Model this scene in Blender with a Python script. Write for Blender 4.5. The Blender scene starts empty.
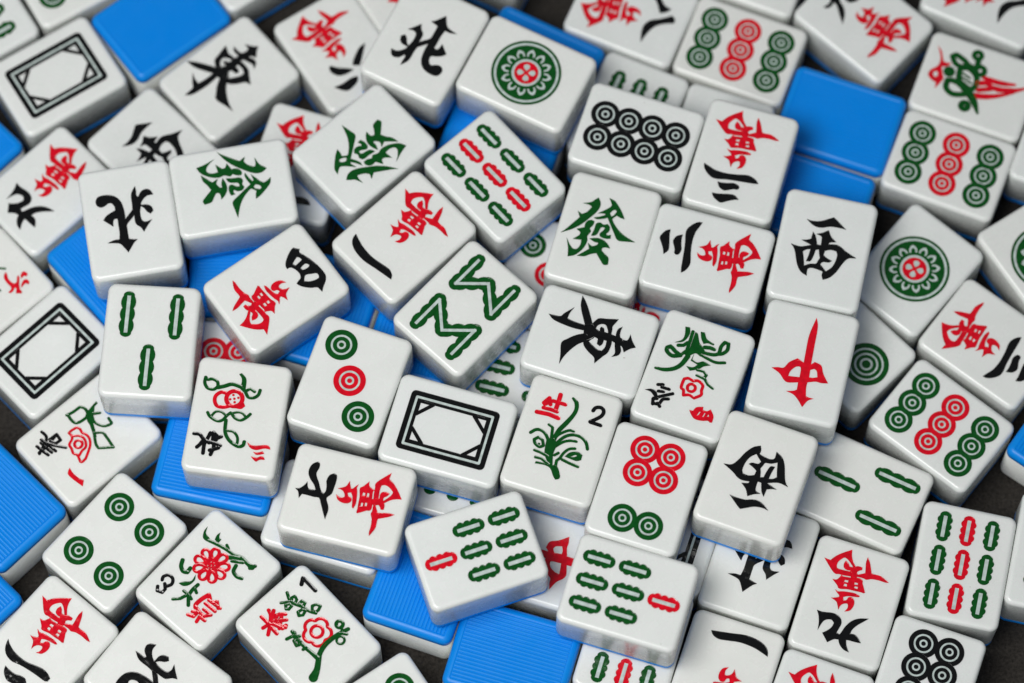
import bpy, bmesh, math, random
from math import sin, cos, pi, radians
from mathutils import Vector, Matrix

C = bpy.context.scene.collection
SC = bpy.context.scene
MM = 0.001                                  # the tiles are laid out in millimetres

# ---------------------------------------------------------------- camera
F_PX, TILT, DIST = 3583.0, 0.3557, 1.200     # focal length in pixels, tilt from straight down, distance
FOCUS = Vector((0.004, -0.030, 0.042))
cam_d = bpy.data.cameras.new('camera')
cam = bpy.data.objects.new('camera', cam_d)
C.objects.link(cam)
cam.location = (0.0, -DIST * sin(TILT) - 0.0004, DIST * cos(TILT) + 0.021)   # aimed at the middle of the lower tiles' faces
cam.rotation_euler = (TILT, 0, 0)
cam_d.sensor_width = 36.0
cam_d.lens = F_PX * 36.0 / 1024.0
cam_d.clip_start, cam_d.clip_end = 0.05, 50.0
cam_d.dof.use_dof = True
cam_d.dof.focus_distance = (FOCUS - cam.location).dot(Vector((0, sin(TILT), -cos(TILT))))
cam_d.dof.aperture_fstop = 5.2
SC.camera = cam

# ---------------------------------------------------------------- light
world = bpy.data.worlds.new('World')
SC.world = world
world.use_nodes = True
bg = world.node_tree.nodes['Background']
bg.inputs['Color'].default_value = (0.80, 0.88, 1.0, 1)
bg.inputs['Strength'].default_value = 0.15

def area(name, loc, target, size, power, colour=(1, 1, 1)):
    d = bpy.data.lights.new(name, 'AREA')
    d.shape, d.size, d.size_y = 'RECTANGLE', size[0], size[1]
    d.energy, d.color = power, colour
    o = bpy.data.objects.new(name, d)
    C.objects.link(o)
    o.location = loc
    o.rotation_euler = (Vector(target) - Vector(loc)).to_track_quat('-Z', 'Y').to_euler()
    return o

area('window_light', (-0.34, -0.26, 1.00), (0, 0, 0), (0.56, 0.44), 9.6, (1.0, 0.99, 0.97))
area('fill_window', (0.05, -0.95, 0.85), (0, 0.0, 0), (1.0, 0.6), 1.9, (0.96, 0.99, 1.0))

SC.view_settings.view_transform = 'Standard'
SC.view_settings.look = 'None'
SC.view_settings.exposure = 0.0
SC.view_settings.gamma = 1.0
SC.render.film_transparent = False
SC.cycles.use_denoising = True
SC.cycles.max_bounces = 8

# ---------------------------------------------------------------- materials
def mat(name):
    m = bpy.data.materials.new(name)
    m.use_nodes = True
    return m, m.node_tree.nodes, m.node_tree.links, m.node_tree.nodes['Principled BSDF']

def make_white():
    m, N, L, p = mat('ivory_white_melamine')
    tc = N.new('ShaderNodeTexCoord')
    oi = N.new('ShaderNodeObjectInfo')
    no = N.new('ShaderNodeTexNoise'); no.inputs['Scale'].default_value = 90; no.inputs['Detail'].default_value = 4
    vm = N.new('ShaderNodeVectorMath'); vm.operation = 'ADD'
    L.new(tc.outputs['Object'], vm.inputs[0]); L.new(oi.outputs['Location'], vm.inputs[1])
    L.new(vm.outputs[0], no.inputs['Vector'])
    cr = N.new('ShaderNodeValToRGB')
    cr.color_ramp.elements[0].color = (0.755, 0.770, 0.745, 1); cr.color_ramp.elements[0].position = 0.3
    cr.color_ramp.elements[1].color = (0.790, 0.800, 0.780, 1); cr.color_ramp.elements[1].position = 0.7
    L.new(no.outputs['Fac'], cr.inputs['Fac'])
    tone = N.new('ShaderNodeValToRGB')                       # every tile has aged a little differently
    tone.color_ramp.elements[0].color = (1.0, 0.995, 0.975, 1); tone.color_ramp.elements[1].color = (0.975, 0.99, 0.99, 1)
    L.new(oi.outputs['Random'], tone.inputs['Fac'])
    mx = N.new('ShaderNodeMix'); mx.data_type = 'RGBA'; mx.blend_type = 'MULTIPLY'; mx.inputs['Factor'].default_value = 1.0
    L.new(cr.outputs['Color'], mx.inputs[6]); L.new(tone.outputs['Color'], mx.inputs[7])
    sp = N.new('ShaderNodeTexNoise'); sp.inputs['Scale'].default_value = 520; sp.inputs['Detail'].default_value = 1
    L.new(vm.outputs[0], sp.inputs['Vector'])
    sr = N.new('ShaderNodeMapRange'); sr.inputs['From Min'].default_value = 0.79; sr.inputs['From Max'].default_value = 0.86
    L.new(sp.outputs['Fac'], sr.inputs['Value'])
    dust = N.new('ShaderNodeMix'); dust.data_type = 'RGBA'; dust.inputs[7].default_value = (0.52, 0.51, 0.48, 1)
    L.new(sr.outputs['Result'], dust.inputs['Factor']); L.new(mx.outputs[2], dust.inputs[6])
    L.new(dust.outputs[2], p.inputs['Base Color'])
    n2 = N.new('ShaderNodeTexNoise'); n2.inputs['Scale'].default_value = 260; n2.inputs['Detail'].default_value = 5
    L.new(vm.outputs[0], n2.inputs['Vector'])
    mr = N.new('ShaderNodeMapRange')
    mr.inputs['To Min'].default_value = 0.17; mr.inputs['To Max'].default_value = 0.36
    L.new(n2.outputs['Fac'], mr.inputs['Value']); L.new(mr.outputs['Result'], p.inputs['Roughness'])
    p.inputs['IOR'].default_value = 1.55
    p.inputs['Subsurface Weight'].default_value = 0.25
    p.inputs['Subsurface Radius'].default_value = (0.0026, 0.0032, 0.0028)
    p.inputs['Subsurface Scale'].default_value = 1.0
    return m

def make_blue():
    m, N, L, p = mat('ribbed_blue_plastic')
    p.inputs['Base Color'].default_value = (0.0, 0.235, 0.75, 1)
    p.inputs['Specular IOR Level'].default_value = 0.3
    p.inputs['IOR'].default_value = 1.5
    tc = N.new('ShaderNodeTexCoord')
    no = N.new('ShaderNodeTexNoise'); no.inputs['Scale'].default_value = 160; no.inputs['Detail'].default_value = 6
    oi = N.new('ShaderNodeObjectInfo')
    vm = N.new('ShaderNodeVectorMath'); vm.operation = 'ADD'
    L.new(tc.outputs['Object'], vm.inputs[0]); L.new(oi.outputs['Location'], vm.inputs[1]); L.new(vm.outputs[0], no.inputs['Vector'])
    mr = N.new('ShaderNodeMapRange')
    mr.inputs['To Min'].default_value = 0.20; mr.inputs['To Max'].default_value = 0.50
    L.new(no.outputs['Fac'], mr.inputs['Value']); L.new(mr.outputs['Result'], p.inputs['Roughness'])
    return m

def make_paint(name, col):
    m, N, L, p = mat(name)
    tc = N.new('ShaderNodeTexCoord')
    no = N.new('ShaderNodeTexNoise'); no.inputs['Scale'].default_value = 500; no.inputs['Detail'].default_value = 3
    L.new(tc.outputs['Object'], no.inputs['Vector'])
    cr = N.new('ShaderNodeValToRGB')
    cr.color_ramp.elements[0].color = (*[c * 0.8 for c in col], 1); cr.color_ramp.elements[0].position = 0.3
    cr.color_ramp.elements[1].color = (*[c * 1.15 for c in col], 1); cr.color_ramp.elements[1].position = 0.7
    L.new(no.outputs['Fac'], cr.inputs['Fac']); L.new(cr.outputs['Color'], p.inputs['Base Color'])
    p.inputs['Roughness'].default_value = 0.12
    p.inputs['Specular IOR Level'].default_value = 0.45
    n2 = N.new('ShaderNodeTexNoise'); n2.inputs['Scale'].default_value = 420; n2.inputs['Detail'].default_value = 1
    oi = N.new('ShaderNodeObjectInfo')
    vm = N.new('ShaderNodeVectorMath'); vm.operation = 'ADD'
    L.new(tc.outputs['Object'], vm.inputs[0]); L.new(oi.outputs['Location'], vm.inputs[1]); L.new(vm.outputs[0], n2.inputs['Vector'])
    bp = N.new('ShaderNodeBump'); bp.inputs['Strength'].default_value = 0.35; bp.inputs['Distance'].default_value = 0.0005
    L.new(n2.outputs['Fac'], bp.inputs['Height']); L.new(bp.outputs['Normal'], p.inputs['Normal'])
    return m

def make_cloth():
    m, N, L, p = mat('dark_brown_felt')
    tc = N.new('ShaderNodeTexCoord')
    no = N.new('ShaderNodeTexNoise'); no.inputs['Scale'].default_value = 900; no.inputs['Detail'].default_value = 6
    no.inputs['Roughness'].default_value = 0.75
    L.new(tc.outputs['Object'], no.inputs['Vector'])
    cr = N.new('ShaderNodeValToRGB')
    cr.color_ramp.elements[0].color = (0.012, 0.0105, 0.009, 1); cr.color_ramp.elements[0].position = 0.34
    cr.color_ramp.elements[1].color = (0.060, 0.053, 0.046, 1); cr.color_ramp.elements[1].position = 0.72
    L.new(no.outputs['Fac'], cr.inputs['Fac']); L.new(cr.outputs['Color'], p.inputs['Base Color'])
    p.inputs['Roughness'].default_value = 0.95
    p.inputs['Specular IOR Level'].default_value = 0.2
    bp = N.new('ShaderNodeBump'); bp.inputs['Strength'].default_value = 0.9; bp.inputs['Distance'].default_value = 0.0006
    L.new(no.outputs['Fac'], bp.inputs['Height']); L.new(bp.outputs['Normal'], p.inputs['Normal'])
    return m

WHITE, BLUE, CLOTH = make_white(), make_blue(), make_cloth()
PAINT = {'r': make_paint('red_engraving_paint', (0.66, 0.002, 0.014)),
         'g': make_paint('green_engraving_paint', (0.002, 0.072, 0.008)),
         'w': make_paint('pale_core_and_groove_shade', (0.52, 0.60, 0.57)),  # stick cores' own colour; elsewhere engraved grooves' shade painted in
         'k': make_paint('black_engraving_paint', (0.004, 0.004, 0.004))}

# ---------------------------------------------------------------- tile bodies
TW, TL, TD, TB = 30.85, 39.9, 21.0, 3.8       # width, length, thickness, thickness of the blue back

def rrect(w, h, r, n=6):
    pts = []
    for cx, cy, a0 in ((w/2-r, h/2-r, 0), (-w/2+r, h/2-r, 90), (-w/2+r, -h/2+r, 180), (w/2-r, -h/2+r, 270)):
        for i in range(n + 1):
            a = radians(a0 + 90.0 * i / n)
            pts.append((cx + r * cos(a), cy + r * sin(a)))
    return pts

def loft(name, rings, material, ribs=False):
    """rings: (inset, z) from the bottom up; capped at both ends"""
    bm = bmesh.new()
    loops = []
    for ins, z in rings:
        r = max(2.9 - ins, 0.5)
        loops.append([bm.verts.new((x * MM, y * MM, z * MM)) for x, y in rrect(TW - 2*ins, TL - 2*ins, r)])
    for a, b in zip(loops, loops[1:]):
        k = len(a)
        for i in range(k):
            bm.faces.new((a[i], a[(i+1) % k], b[(i+1) % k], b[i]))
    bm.faces.new(loops[-1])
    bm.faces.new(list(reversed(loops[0])))
    for f in bm.faces: f.smooth = True
    if ribs:                                             # fine moulded ribs along the back, standing in a shallow recess
        rnd = random.Random(4)
        ins, z0 = rings[0]
        hx, hy, pitch = TW/2 - ins - 0.15, TL/2 - ins - 0.12, 1.28
        n = int(2*hx // pitch)
        for k in range(n + 1):
            x = -n*pitch/2 + k*pitch + rnd.uniform(-0.03, 0.03)
            if abs(x) > hx - 0.4: continue
            prof = [(x-0.50, z0), (x-0.34, 0.02), (x, -0.01), (x+0.34, 0.02), (x+0.50, z0)]
            a = [bm.verts.new((px*MM, -hy*MM, pz*MM)) for px, pz in prof]
            b = [bm.verts.new((px*MM, hy*MM, pz*MM)) for px, pz in prof]
            for i in range(4): bm.faces.new((a[i], b[i], b[i+1], a[i+1]))
            bm.faces.new(a); bm.faces.new(b[::-1])
        bmesh.ops.recalc_face_normals(bm, faces=bm.faces[:])
    me = bpy.data.meshes.new(name)
    bm.to_mesh(me); bm.free()
    me.materials.append(material)
    return me

rt, rb = 1.65, 2.2
white_rings = [(0.6, TB + 0.01), (0.12, TB + 0.01), (0.0, TB + 0.14), (0.0, TD - rt - 0.2)]
white_rings += [(i, TD - d) for i, d in [(rt * (1 - cos(pi/2*k/8)), rt * (1 - sin(pi/2*k/8))) for k in range(9)]]
white_rings += [(rt + 0.25, TD), (rt + 1.0, TD)]
blue_rings = [(rb + 0.42, 0.24), (rb + 0.34, 0.22), (rb + 0.20, 0.0)]
blue_rings += [(rb * (1 - sin(pi/2*k/8)), rb * (1 - cos(pi/2*k/8))) for k in range(9)]
blue_rings += [(0.0, TB - 0.14), (0.12, TB - 0.01), (0.6, TB - 0.01)]
WHITE_BLOCK = loft('white_block', white_rings, WHITE)
BLUE_BACK = loft('blue_back', blue_rings, BLUE, ribs=True)

# ---------------------------------------------------------------- engraved designs
TRACED = {
"wan":[["character",[["r","p",[[1188,-1178,984,-1161,860,-1346,668,-1529,414,-1721,376,-1545,293,-1378,159,-1220,191,-1154,362,-1306,471,-1376,572,-1399,658,-1318,736,-1190,749,-1061,706,-969,569,-961,321,-982,214,-1002,196,-846,417,-811,579,-802,775,-804]]],["r","p",[[500,-1299,403,-1240,317,-1147,192,-1171,82,-1241,-67,-1250,-85,-1168,6,-1109,54,-1041,9,-951,10,-839,177,-788,242,-949,270,-1035,377,-1015,488,-1059,529,-1177]]],["r","p",[[730,-562,608,-588,539,-684,498,-786,425,-758,296,-778,184,-794,8,-850,-132,-859,-205,-822,-227,-730,-295,-618,-392,-455,-355,-429,-247,-431,-53,-411,183,-392,439,-330,543,-427],[343,-453,336,-543,237,-555,218,-456],[363,-592,354,-672,225,-692,225,-600],[0,-493,-17,-565,-133,-577,-135,-487],[20,-608,30,-690,-92,-703,-104,-624]]],["r","p",[[16,-957,-95,-1014,-224,-1094,-192,-1244,-146,-1448,-152,-1624,-252,-1490,-340,-1307,-411,-1152,-513,-1144,-717,-1153,-883,-1097,-1023,-1025,-921,-1001,-705,-1003,-481,-973,-365,-921,-306,-896,-204,-912,-3,-899]]],["r","p",[[541,-245,436,-219,304,-265,91,-305,-102,-325,-263,-287,-231,-245,-56,-208,114,-167,245,-89,198,27,104,-17,58,-134,-49,-155,-141,-69,-163,92,-99,272,46,356,-10,229,9,111,65,79,180,131,249,227,269,348,332,222,408,119,586,53,491,22,365,-41,369,-105,472,-181]]]]]],
"n1":[["numeral",[["k","p",[[1140,1120,913,1194,612,1268,162,1289,-251,1219,-536,1178,-742,1246,-843,1373,-637,1408,-225,1479,284,1572,710,1540,976,1430,1105,1266]]]]]],
"n3":[["numeral",[["k","p",[[607,1433,440,1419,243,1373,72,1330,-132,1311,-296,1423,-129,1481,73,1597,242,1692,402,1639,532,1554]]],["k","p",[[538,992,380,991,183,949,14,898,-153,930,-204,1001,-171,1082,-22,1111,184,1216,284,1231,435,1163]]],["k","p",[[1140,477,1107,618,969,775,777,893,590,902,319,841,18,795,-362,752,-590,726,-775,688,-682,592,-528,513,-339,492,3,573,381,627,727,612,930,546]]]]]],
"n4":[["numeral",[["k","p",[[-817,1270,-748,1322,-655,1407,-566,1337,-394,1402,-123,1497,189,1564,484,1585,648,1555,785,1445,907,1274,1019,1153,917,1139,801,1107,692,928,530,757,407,673,301,633,250,754,223,844,113,906,-20,914,-195,865,-302,783,-315,679,-415,692,-539,778,-683,963,-783,1146],[-480,1178,-405,1239,-295,1262,-271,1145,-243,970,-357,921,-425,1040],[-120,1267,-54,1336,31,1347,55,1231,28,1079,-82,1042,-113,1149],[216,1047,288,1210,377,1375,497,1391,569,1341,555,1194,486,1015,373,881,291,938]]]]]],
"n9":[["numeral",[["k","p",[[909,599,721,602,416,540,236,558,99,643,41,793,67,958,104,1126,-19,1163,-59,1046,-123,842,-254,616,-456,457,-751,359,-620,507,-471,674,-355,869,-329,1034,-472,1012,-601,1073,-744,1220,-564,1241,-344,1250,-261,1265,-329,1450,-458,1635,-273,1598,-111,1471,-31,1328,119,1366,294,1528,405,1409,530,1281,404,1161,300,1010,264,841,375,761,514,794,613,879,668,1028,705,1197,739,974,810,762]]]]]],
"n7":[["numeral",[["k","p",[[981,1232,935,1158,785,1141,619,1181,499,1148,299,1019,52,878,-21,759,93,717,268,740,436,786,628,740,724,619,684,521,512,487,278,497,41,518,-144,639,-372,527,-540,481,-827,501,-626,617,-356,765,-191,872,-199,1055,-191,1278,-196,1449,-340,1508,-153,1579,-66,1694,-16,1548,115,1437,232,1383,67,1325,12,1236,35,1045,192,1138,355,1306,509,1410,684,1434,867,1373]]]]]],
"n6":[["numeral",[["k","p",[[-854,321,-654,541,-317,879,-217,907,-63,785,-242,599,-597,364]]],["k","p",[[597,405,400,624,143,814,0,952,275,959,554,871,700,638,678,468]]],["k","p",[[14,1243,142,1414,504,1526,702,1444,908,1173,599,1211,249,1184]]]]]],
"n8":[["numeral",[["k","p",[[-1116,106,-1112,383,-932,678,-653,958,-586,1244,-413,1112,-307,935,-589,737,-799,512]]],["k","p",[[-374,1375,-278,1508,-134,1529,42,1189,266,952,598,814,962,745,617,630,318,616,72,762,-120,1068]]]]]],
"n7b":[["numeral",[["k","p",[[-587,1341,-404,1287,-225,1324,-100,1479,147,1269,-38,1062,-133,816,-317,610,-619,445,-455,703,-230,1038,-212,1194,-350,1169,-521,1210]]],["k","p",[[160,1021,262,1085,576,744,495,627,324,668,173,774,134,904]]]]]],
"n2":[["numeral",[["k","p",[[1057,614,912,704,652,788,356,811,75,786,-208,698,-474,625,-703,643,-872,711,-875,829,-774,884,-461,907,-131,943,184,997,450,1071,680,1053,857,960,975,817]]],["k","p",[[519,1324,380,1343,117,1332,-84,1254,-249,1235,-377,1308,-337,1461,-185,1559,-1,1623,164,1642,349,1557,448,1460]]]]]],
"east":[["character",[["k","p",[[-465,-1562,-479,-1381,-509,-1177,-654,-1082,-929,-851,-725,-927,-509,-946,-468,-666,-464,-274,-282,-251,-251,-631,-272,-1029,-331,-1368]]],["k","p",[[-1410,-704,-1281,-573,-1037,-387,-626,-131,-517,-114,-454,-306,-644,-421,-964,-606,-1169,-679]]],["k","p",[[1062,-709,759,-765,375,-861,172,-707,-32,-489,-179,-218,-142,-99,61,-140,238,-331,483,-500,796,-646]]],["k","p",[[-471,-312,-569,-130,-515,-6,-388,70,-223,88,-105,19,16,-119,-95,-243,-306,-294]]],["k","p",[[-557,-109,-715,-35,-836,68,-890,299,-996,667,-853,613,-701,555,-558,583,-375,606,-141,699,205,685,394,569,584,453,701,385,518,308,389,72,243,-117,99,-199,-5,-55,-127,83,-348,65],[-457,48,-581,79,-675,191,-683,330,-550,444,-418,504,-427,359,-542,305,-572,224,-504,192,-401,225],[46,-38,-172,104,-140,238,42,261,84,364,-11,422,-164,426,-161,533,60,551,234,482,218,300]]],["k","s",[-292,66,-333,478,-299,949],[143],0],["k","p",[[-375,606,-364,858,-368,928,-363,1142,-458,1200,-594,1210,-421,1318,-233,1494,-120,1325,41,1182,-115,1079,-151,961,-214,693]]],["k","p",[[-774,869,-648,856,-465,879,-310,981,-128,1004,38,1075,201,1038,316,863,165,920,-73,838,-320,783,-537,750,-678,775]]]]]],
"north":[["character",[["k","p",[[1041,-826,973,-960,798,-1013,534,-981,348,-868,223,-681,170,-453,153,-213,161,-32,-137,-344,-136,-125,118,140,145,335,143,680,-132,747,-19,836,103,995,218,1149,304,996,415,832,539,766,833,714,623,650,439,646,405,398,408,107,404,-93,502,-110,570,-31,588,148,737,12,879,-122,731,-278,444,-410,444,-538,525,-680,639,-700,785,-616,921,-604,1026,-695]]],["k","p",[[-313,-1154,-326,-1005,-317,-823,-376,-758,-501,-937,-678,-998,-801,-921,-874,-769,-678,-760,-529,-658,-425,-512,-434,-455,-633,-438,-754,-344,-799,-190,-702,-98,-598,-189,-517,-331,-413,-423,-357,-195,-376,81,-514,168,-704,129,-566,279,-393,503,-322,345,-176,192,-154,-12,-158,-158,-113,-202,-142,-525,-144,-781,-185,-957]]]]]],
"west":[["character",[["k","p",[[-709,949,-508,930,-256,981,-19,1113,143,1207,275,1120,602,873,419,885,95,865,-149,773,-342,754,-518,814]]],["k","p",[[-1056,-28,-837,-59,-677,-41,-389,78,-738,187,-597,219,-447,289,-433,548,-324,413,-220,134,-88,129,-97,340,-136,456,-293,502,-112,586,59,714,181,510,374,359,174,295,156,220,410,260,583,211,769,94,1126,-63,878,-130,726,-359,591,-672,412,-925,209,-1052,149,-914,154,-772,-50,-730,-248,-722,-363,-801,-351,-1028,-568,-919,-728,-690,-871,-298,-952,-139],[-637,-209,-531,-114,-394,-65,-413,-300,-457,-522,-326,-492,-265,-302,-231,-63,-124,-21,-69,-221,-33,-319,-76,-435,-118,-551,-306,-594,-496,-708,-565,-441],[74,-29,255,47,453,39,511,-89,494,-341,409,-573,248,-751,127,-637,10,-540,88,-434,279,-408,362,-336,186,-270,57,-193]]]]]],
"green_dragon":[["character",[["g","p",[[-1349,-327,-1220,-155,-905,360,-1023,549,-870,486,-726,605,-612,831,-733,880,-917,877,-691,981,-584,1109,-497,1204,-390,1050,-372,862,-453,646,-600,411,-802,121,-1051,-125]]],["g","p",[[-136,1286,34,1251,146,1168,295,1018,427,864,532,703,380,716,261,758,183,658,159,555,386,314,685,133,1083,0,808,-54,589,-94,469,-45,327,143,159,363,-14,601,-135,527,-327,452,-447,474,-254,569,-105,671,-136,719,-353,668,-211,794,-72,931,2,1049,-50,1169],[11,762,80,898,173,944,226,883,163,729,91,670]]],["g","p",[[-401,334,-481,368,-607,312,-664,200,-657,48,-887,-77,-742,-150,-745,-265,-906,-447,-787,-431,-634,-406,-617,-592,-691,-766,-827,-787,-987,-661,-1101,-511,-979,-812,-908,-1097,-729,-1007,-595,-853,-482,-629,-444,-388,-489,-229,-420,-36,-483,60,-415,196]]],["g","p",[[-363,-173,-325,68,-315,282,-194,356,-75,314,51,370,146,282,154,131,80,14,161,-20,254,26,273,-103,125,-146,-58,-123,-105,-21,-20,119,4,222,-69,227,-144,179,-187,-45,-265,-145]]],["g","p",[[-382,-294,-174,-214,37,-210,224,-308,351,-443,210,-446,117,-492,109,-590,242,-685,396,-793,442,-1020,312,-1058,171,-935,-29,-726,-216,-819,-392,-947,-609,-991,-487,-860,-298,-652,-386,-467,-225,-535,-77,-434,-64,-354,-205,-357]]]]]],
"red_dragon":[["character",[["r","p",[[110,1594,209,1309,242,619,270,-44,382,83,605,14,731,-252,944,-535,731,-573,546,-569,288,-658,285,-856,337,-1139,446,-1171,585,-1176,425,-1289,303,-1531,136,-1336,-60,-1178,-293,-1122,-85,-1061,16,-997,3,-728,-325,-810,-477,-749,-655,-570,-940,-433,-743,-379,-565,-350,-430,-118,-195,74,-68,21,36,-28,19,365,6,959],[-371,-599,-342,-418,-219,-239,-92,-183,-11,-237,11,-553,-191,-579],[305,-481,284,-214,408,-144,514,-207,581,-412,433,-474]]]]]],
"spring":[["stem",[["g","s",[1091,14,1036,-187,1016,-511,871,-581,692,-548,592,-428,602,-208,671,-38,840,12,1050,-9],[76],1],["g","p",[[809,-1023,731,-1016,704,-861,570,-731,513,-609,336,-482,73,-359,-151,-239,22,-231,299,-338,477,-371,688,-506,754,-712]]],["g","s",[551,-659,424,-857],[81],0],["g","s",[489,-589,307,-515,116,-565,-36,-667,-118,-827,-119,-921,81,-953],[70],0],["g","s",[-3,-259,-176,-476,-404,-476,-811,-423,-658,-229,-505,-34,-328,-67],[70],1]]],["flower",[["r","s",[-396,687,-228,643,-93,702,64,648,232,605,317,422,422,355,552,361,565,237,532,38,416,1,272,25,115,-35,-73,-13,-249,113,-376,294,-508,515,-520,672,-474,714],[64],1],["r","s",[390,343,266,181,121,111,-56,144,-199,261,-216,426,-277,589],[64],0],["r","c",[44,371],[131,70]]]],["numeral",[["r","p",[[-412,1119,-603,1150,-870,1119,-1042,1041,-1177,1196,-1008,1232,-761,1280,-546,1291,-453,1203]]]]],["character",[["k","s",[1191,1006,974,995,843,1103,758,1285,643,1548],[76],0],["k","s",[904,1448,646,1413,413,1360],[76],0],["k","s",[912,1272,652,1258,406,1215],[76],0],["k","s",[986,1193,665,1135,355,1088],[76],0],["k","s",[676,1539,680,1198,788,695],[76],0],["k","s",[801,986,788,695,546,724,557,922,746,994],[76],0],["k","s",[713,1096,498,971,226,760],[76],0]]]],
"autumn":[["stem",[["g","s",[-1236,1234,-1233,1037,-1111,873,-905,853,-785,969,-828,1127,-997,1202,-1161,1162],[81],1],["g","s",[-780,936,-560,1017,-327,1116,-37,1058],[99],0],["g","p",[[-157,1487,-86,1530,84,1356,117,1064,119,867,-60,1006,-31,1207,-59,1368]]],["g","s",[139,935,277,1037,430,960],[81],0],["g","s",[147,887,265,740,450,749,571,865,605,1034],[81],0],["g","s",[-968,40,-867,-94,-630,-207,-451,-165,-327,16,-222,129],[75],0],["g","s",[-837,-89,-713,92,-531,118,-357,12],[62],0],["g","s",[-186,101,-38,-41,155,-79,321,42,423,172],[75],0],["g","s",[-216,97,18,180,178,153,308,24],[62],0],["g","s",[-330,-146,-301,-501,-202,-715,-18,-885,215,-982,360,-929,384,-795],[87],0],["g","s",[-240,-493,-20,-510,131,-668,163,-859,116,-947],[68],0]]],["flower",[["r","s",[-488,780,-646,791,-794,655,-809,472,-703,307,-497,287,-321,344],[93],0],["r","c",[-182,627],[264,106]],["r","p",[[-48,383,146,526,201,419,89,311,-97,311]]],["r","d",[-234,751],[43]],["r","d",[-316,591],[43]],["r","d",[-182,627],[43]],["r","d",[-57,677],[43]],["r","d",[-153,509],[43]]]],["numeral",[["r","p",[[495,-812,630,-874,815,-870,1083,-810,1212,-840,1258,-931,1071,-925,838,-1007,681,-997,577,-930]]],["r","p",[[745,-1101,884,-1098,1028,-1035,1085,-1102,955,-1153,834,-1170]]],["r","p",[[695,-1264,883,-1277,996,-1212,1091,-1231,1135,-1306,984,-1327,874,-1408,788,-1355]]]]],["character",[["k","s",[-1283,-739,-1096,-745,-947,-886,-744,-988],[93],0],["k","s",[-756,-647,-826,-869,-890,-1041,-880,-1365],[93],0],["k","s",[-942,-918,-1035,-1094,-1112,-1187],[93],0],["k","s",[-653,-616,-634,-907,-571,-1093,-630,-1378],[93],0],["k","s",[-650,-632,-528,-713,-534,-860],[93],0],["k","s",[-386,-725,-527,-810],[93],0],["k","s",[-749,-956,-527,-990,-365,-1032],[93],0],["k","s",[-412,-1120,-555,-1189,-685,-1240],[93],0]]]],
"winter":[["stem",[["g","p",[[-415,1433,-325,1387,-179,1125,-32,1021,138,848,12,683,-154,740,-272,657,-398,492,-467,585,-410,842,-411,1158]]],["g","s",[-503,1420,-484,1052,-479,620],[84],0],["g","p",[[-786,1493,-649,1524,-582,1332,-618,1120,-712,967,-917,872,-736,1037,-716,1242]]],["g","s",[-799,797,-636,857,-537,993],[91],0],["g","s",[-1116,601,-1015,678,-829,569,-618,490,-839,388,-1000,427,-1102,508],[105],1],["g","s",[-618,490,-504,689],[77],0],["g","s",[-1236,-203,-939,-160,-660,-17,-481,206,-378,539],[70,98,105,112,126],0],["g","p",[[-252,1493,-132,1518,-16,1343,135,1280,295,1241,275,1194,88,1204,-36,1138,-162,1289]]],["g","s",[39,1028,208,1071,356,1067],[98],0],["g","s",[67,842,352,868,535,975,537,1232,603,1414,729,1421,769,1199,665,1023,541,958],[91],0],["g","s",[33,730,309,675,572,655,835,744],[77],0],["g","p",[[-215,599,-211,483,-12,438,171,545,408,496,225,389,93,242,-148,94,-294,197,-87,234,28,375,-231,436]]],["g","s",[73,195,286,215,409,123,365,-11,117,15],[70],0],["g","s",[381,-5,567,-171,755,-238],[70],0]]],["flower",[["r","s",[-228,-238,-98,-173,68,-210,230,-150,415,-244,435,-432,472,-582,292,-762,121,-711,-67,-781,-128,-608,-221,-561,-236,-387],[76],1],["r","c",[93,-455],[131,76]]]],["numeral",[["r","p",[[293,-1200,411,-1189,478,-1034,675,-945,697,-1051,847,-1044,934,-947,1090,-1132,1119,-1348,1052,-1373,978,-1335,790,-1405,555,-1427,397,-1324],[568,-1293,609,-1148,663,-1128,622,-1273],[750,-1290,781,-1117,826,-1116,804,-1270],[898,-1236,912,-1101,974,-1191]]]]],["character",[["k","p",[[-1294,-1023,-1110,-939,-944,-975,-853,-1104,-947,-1139,-1106,-1035]]],["k","s",[-972,-725,-810,-665,-820,-766,-565,-754],[81],0],["k","s",[-882,-936,-713,-896],[81],0],["k","s",[-949,-1221,-705,-1049,-406,-858],[81],0],["k","s",[-910,-1418,-957,-1240,-836,-1195],[81],0],["k","s",[-888,-1393,-721,-1348,-651,-1159,-480,-1080],[81],0],["k","s",[-772,-1334,-664,-1424],[81],0]]]],
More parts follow.
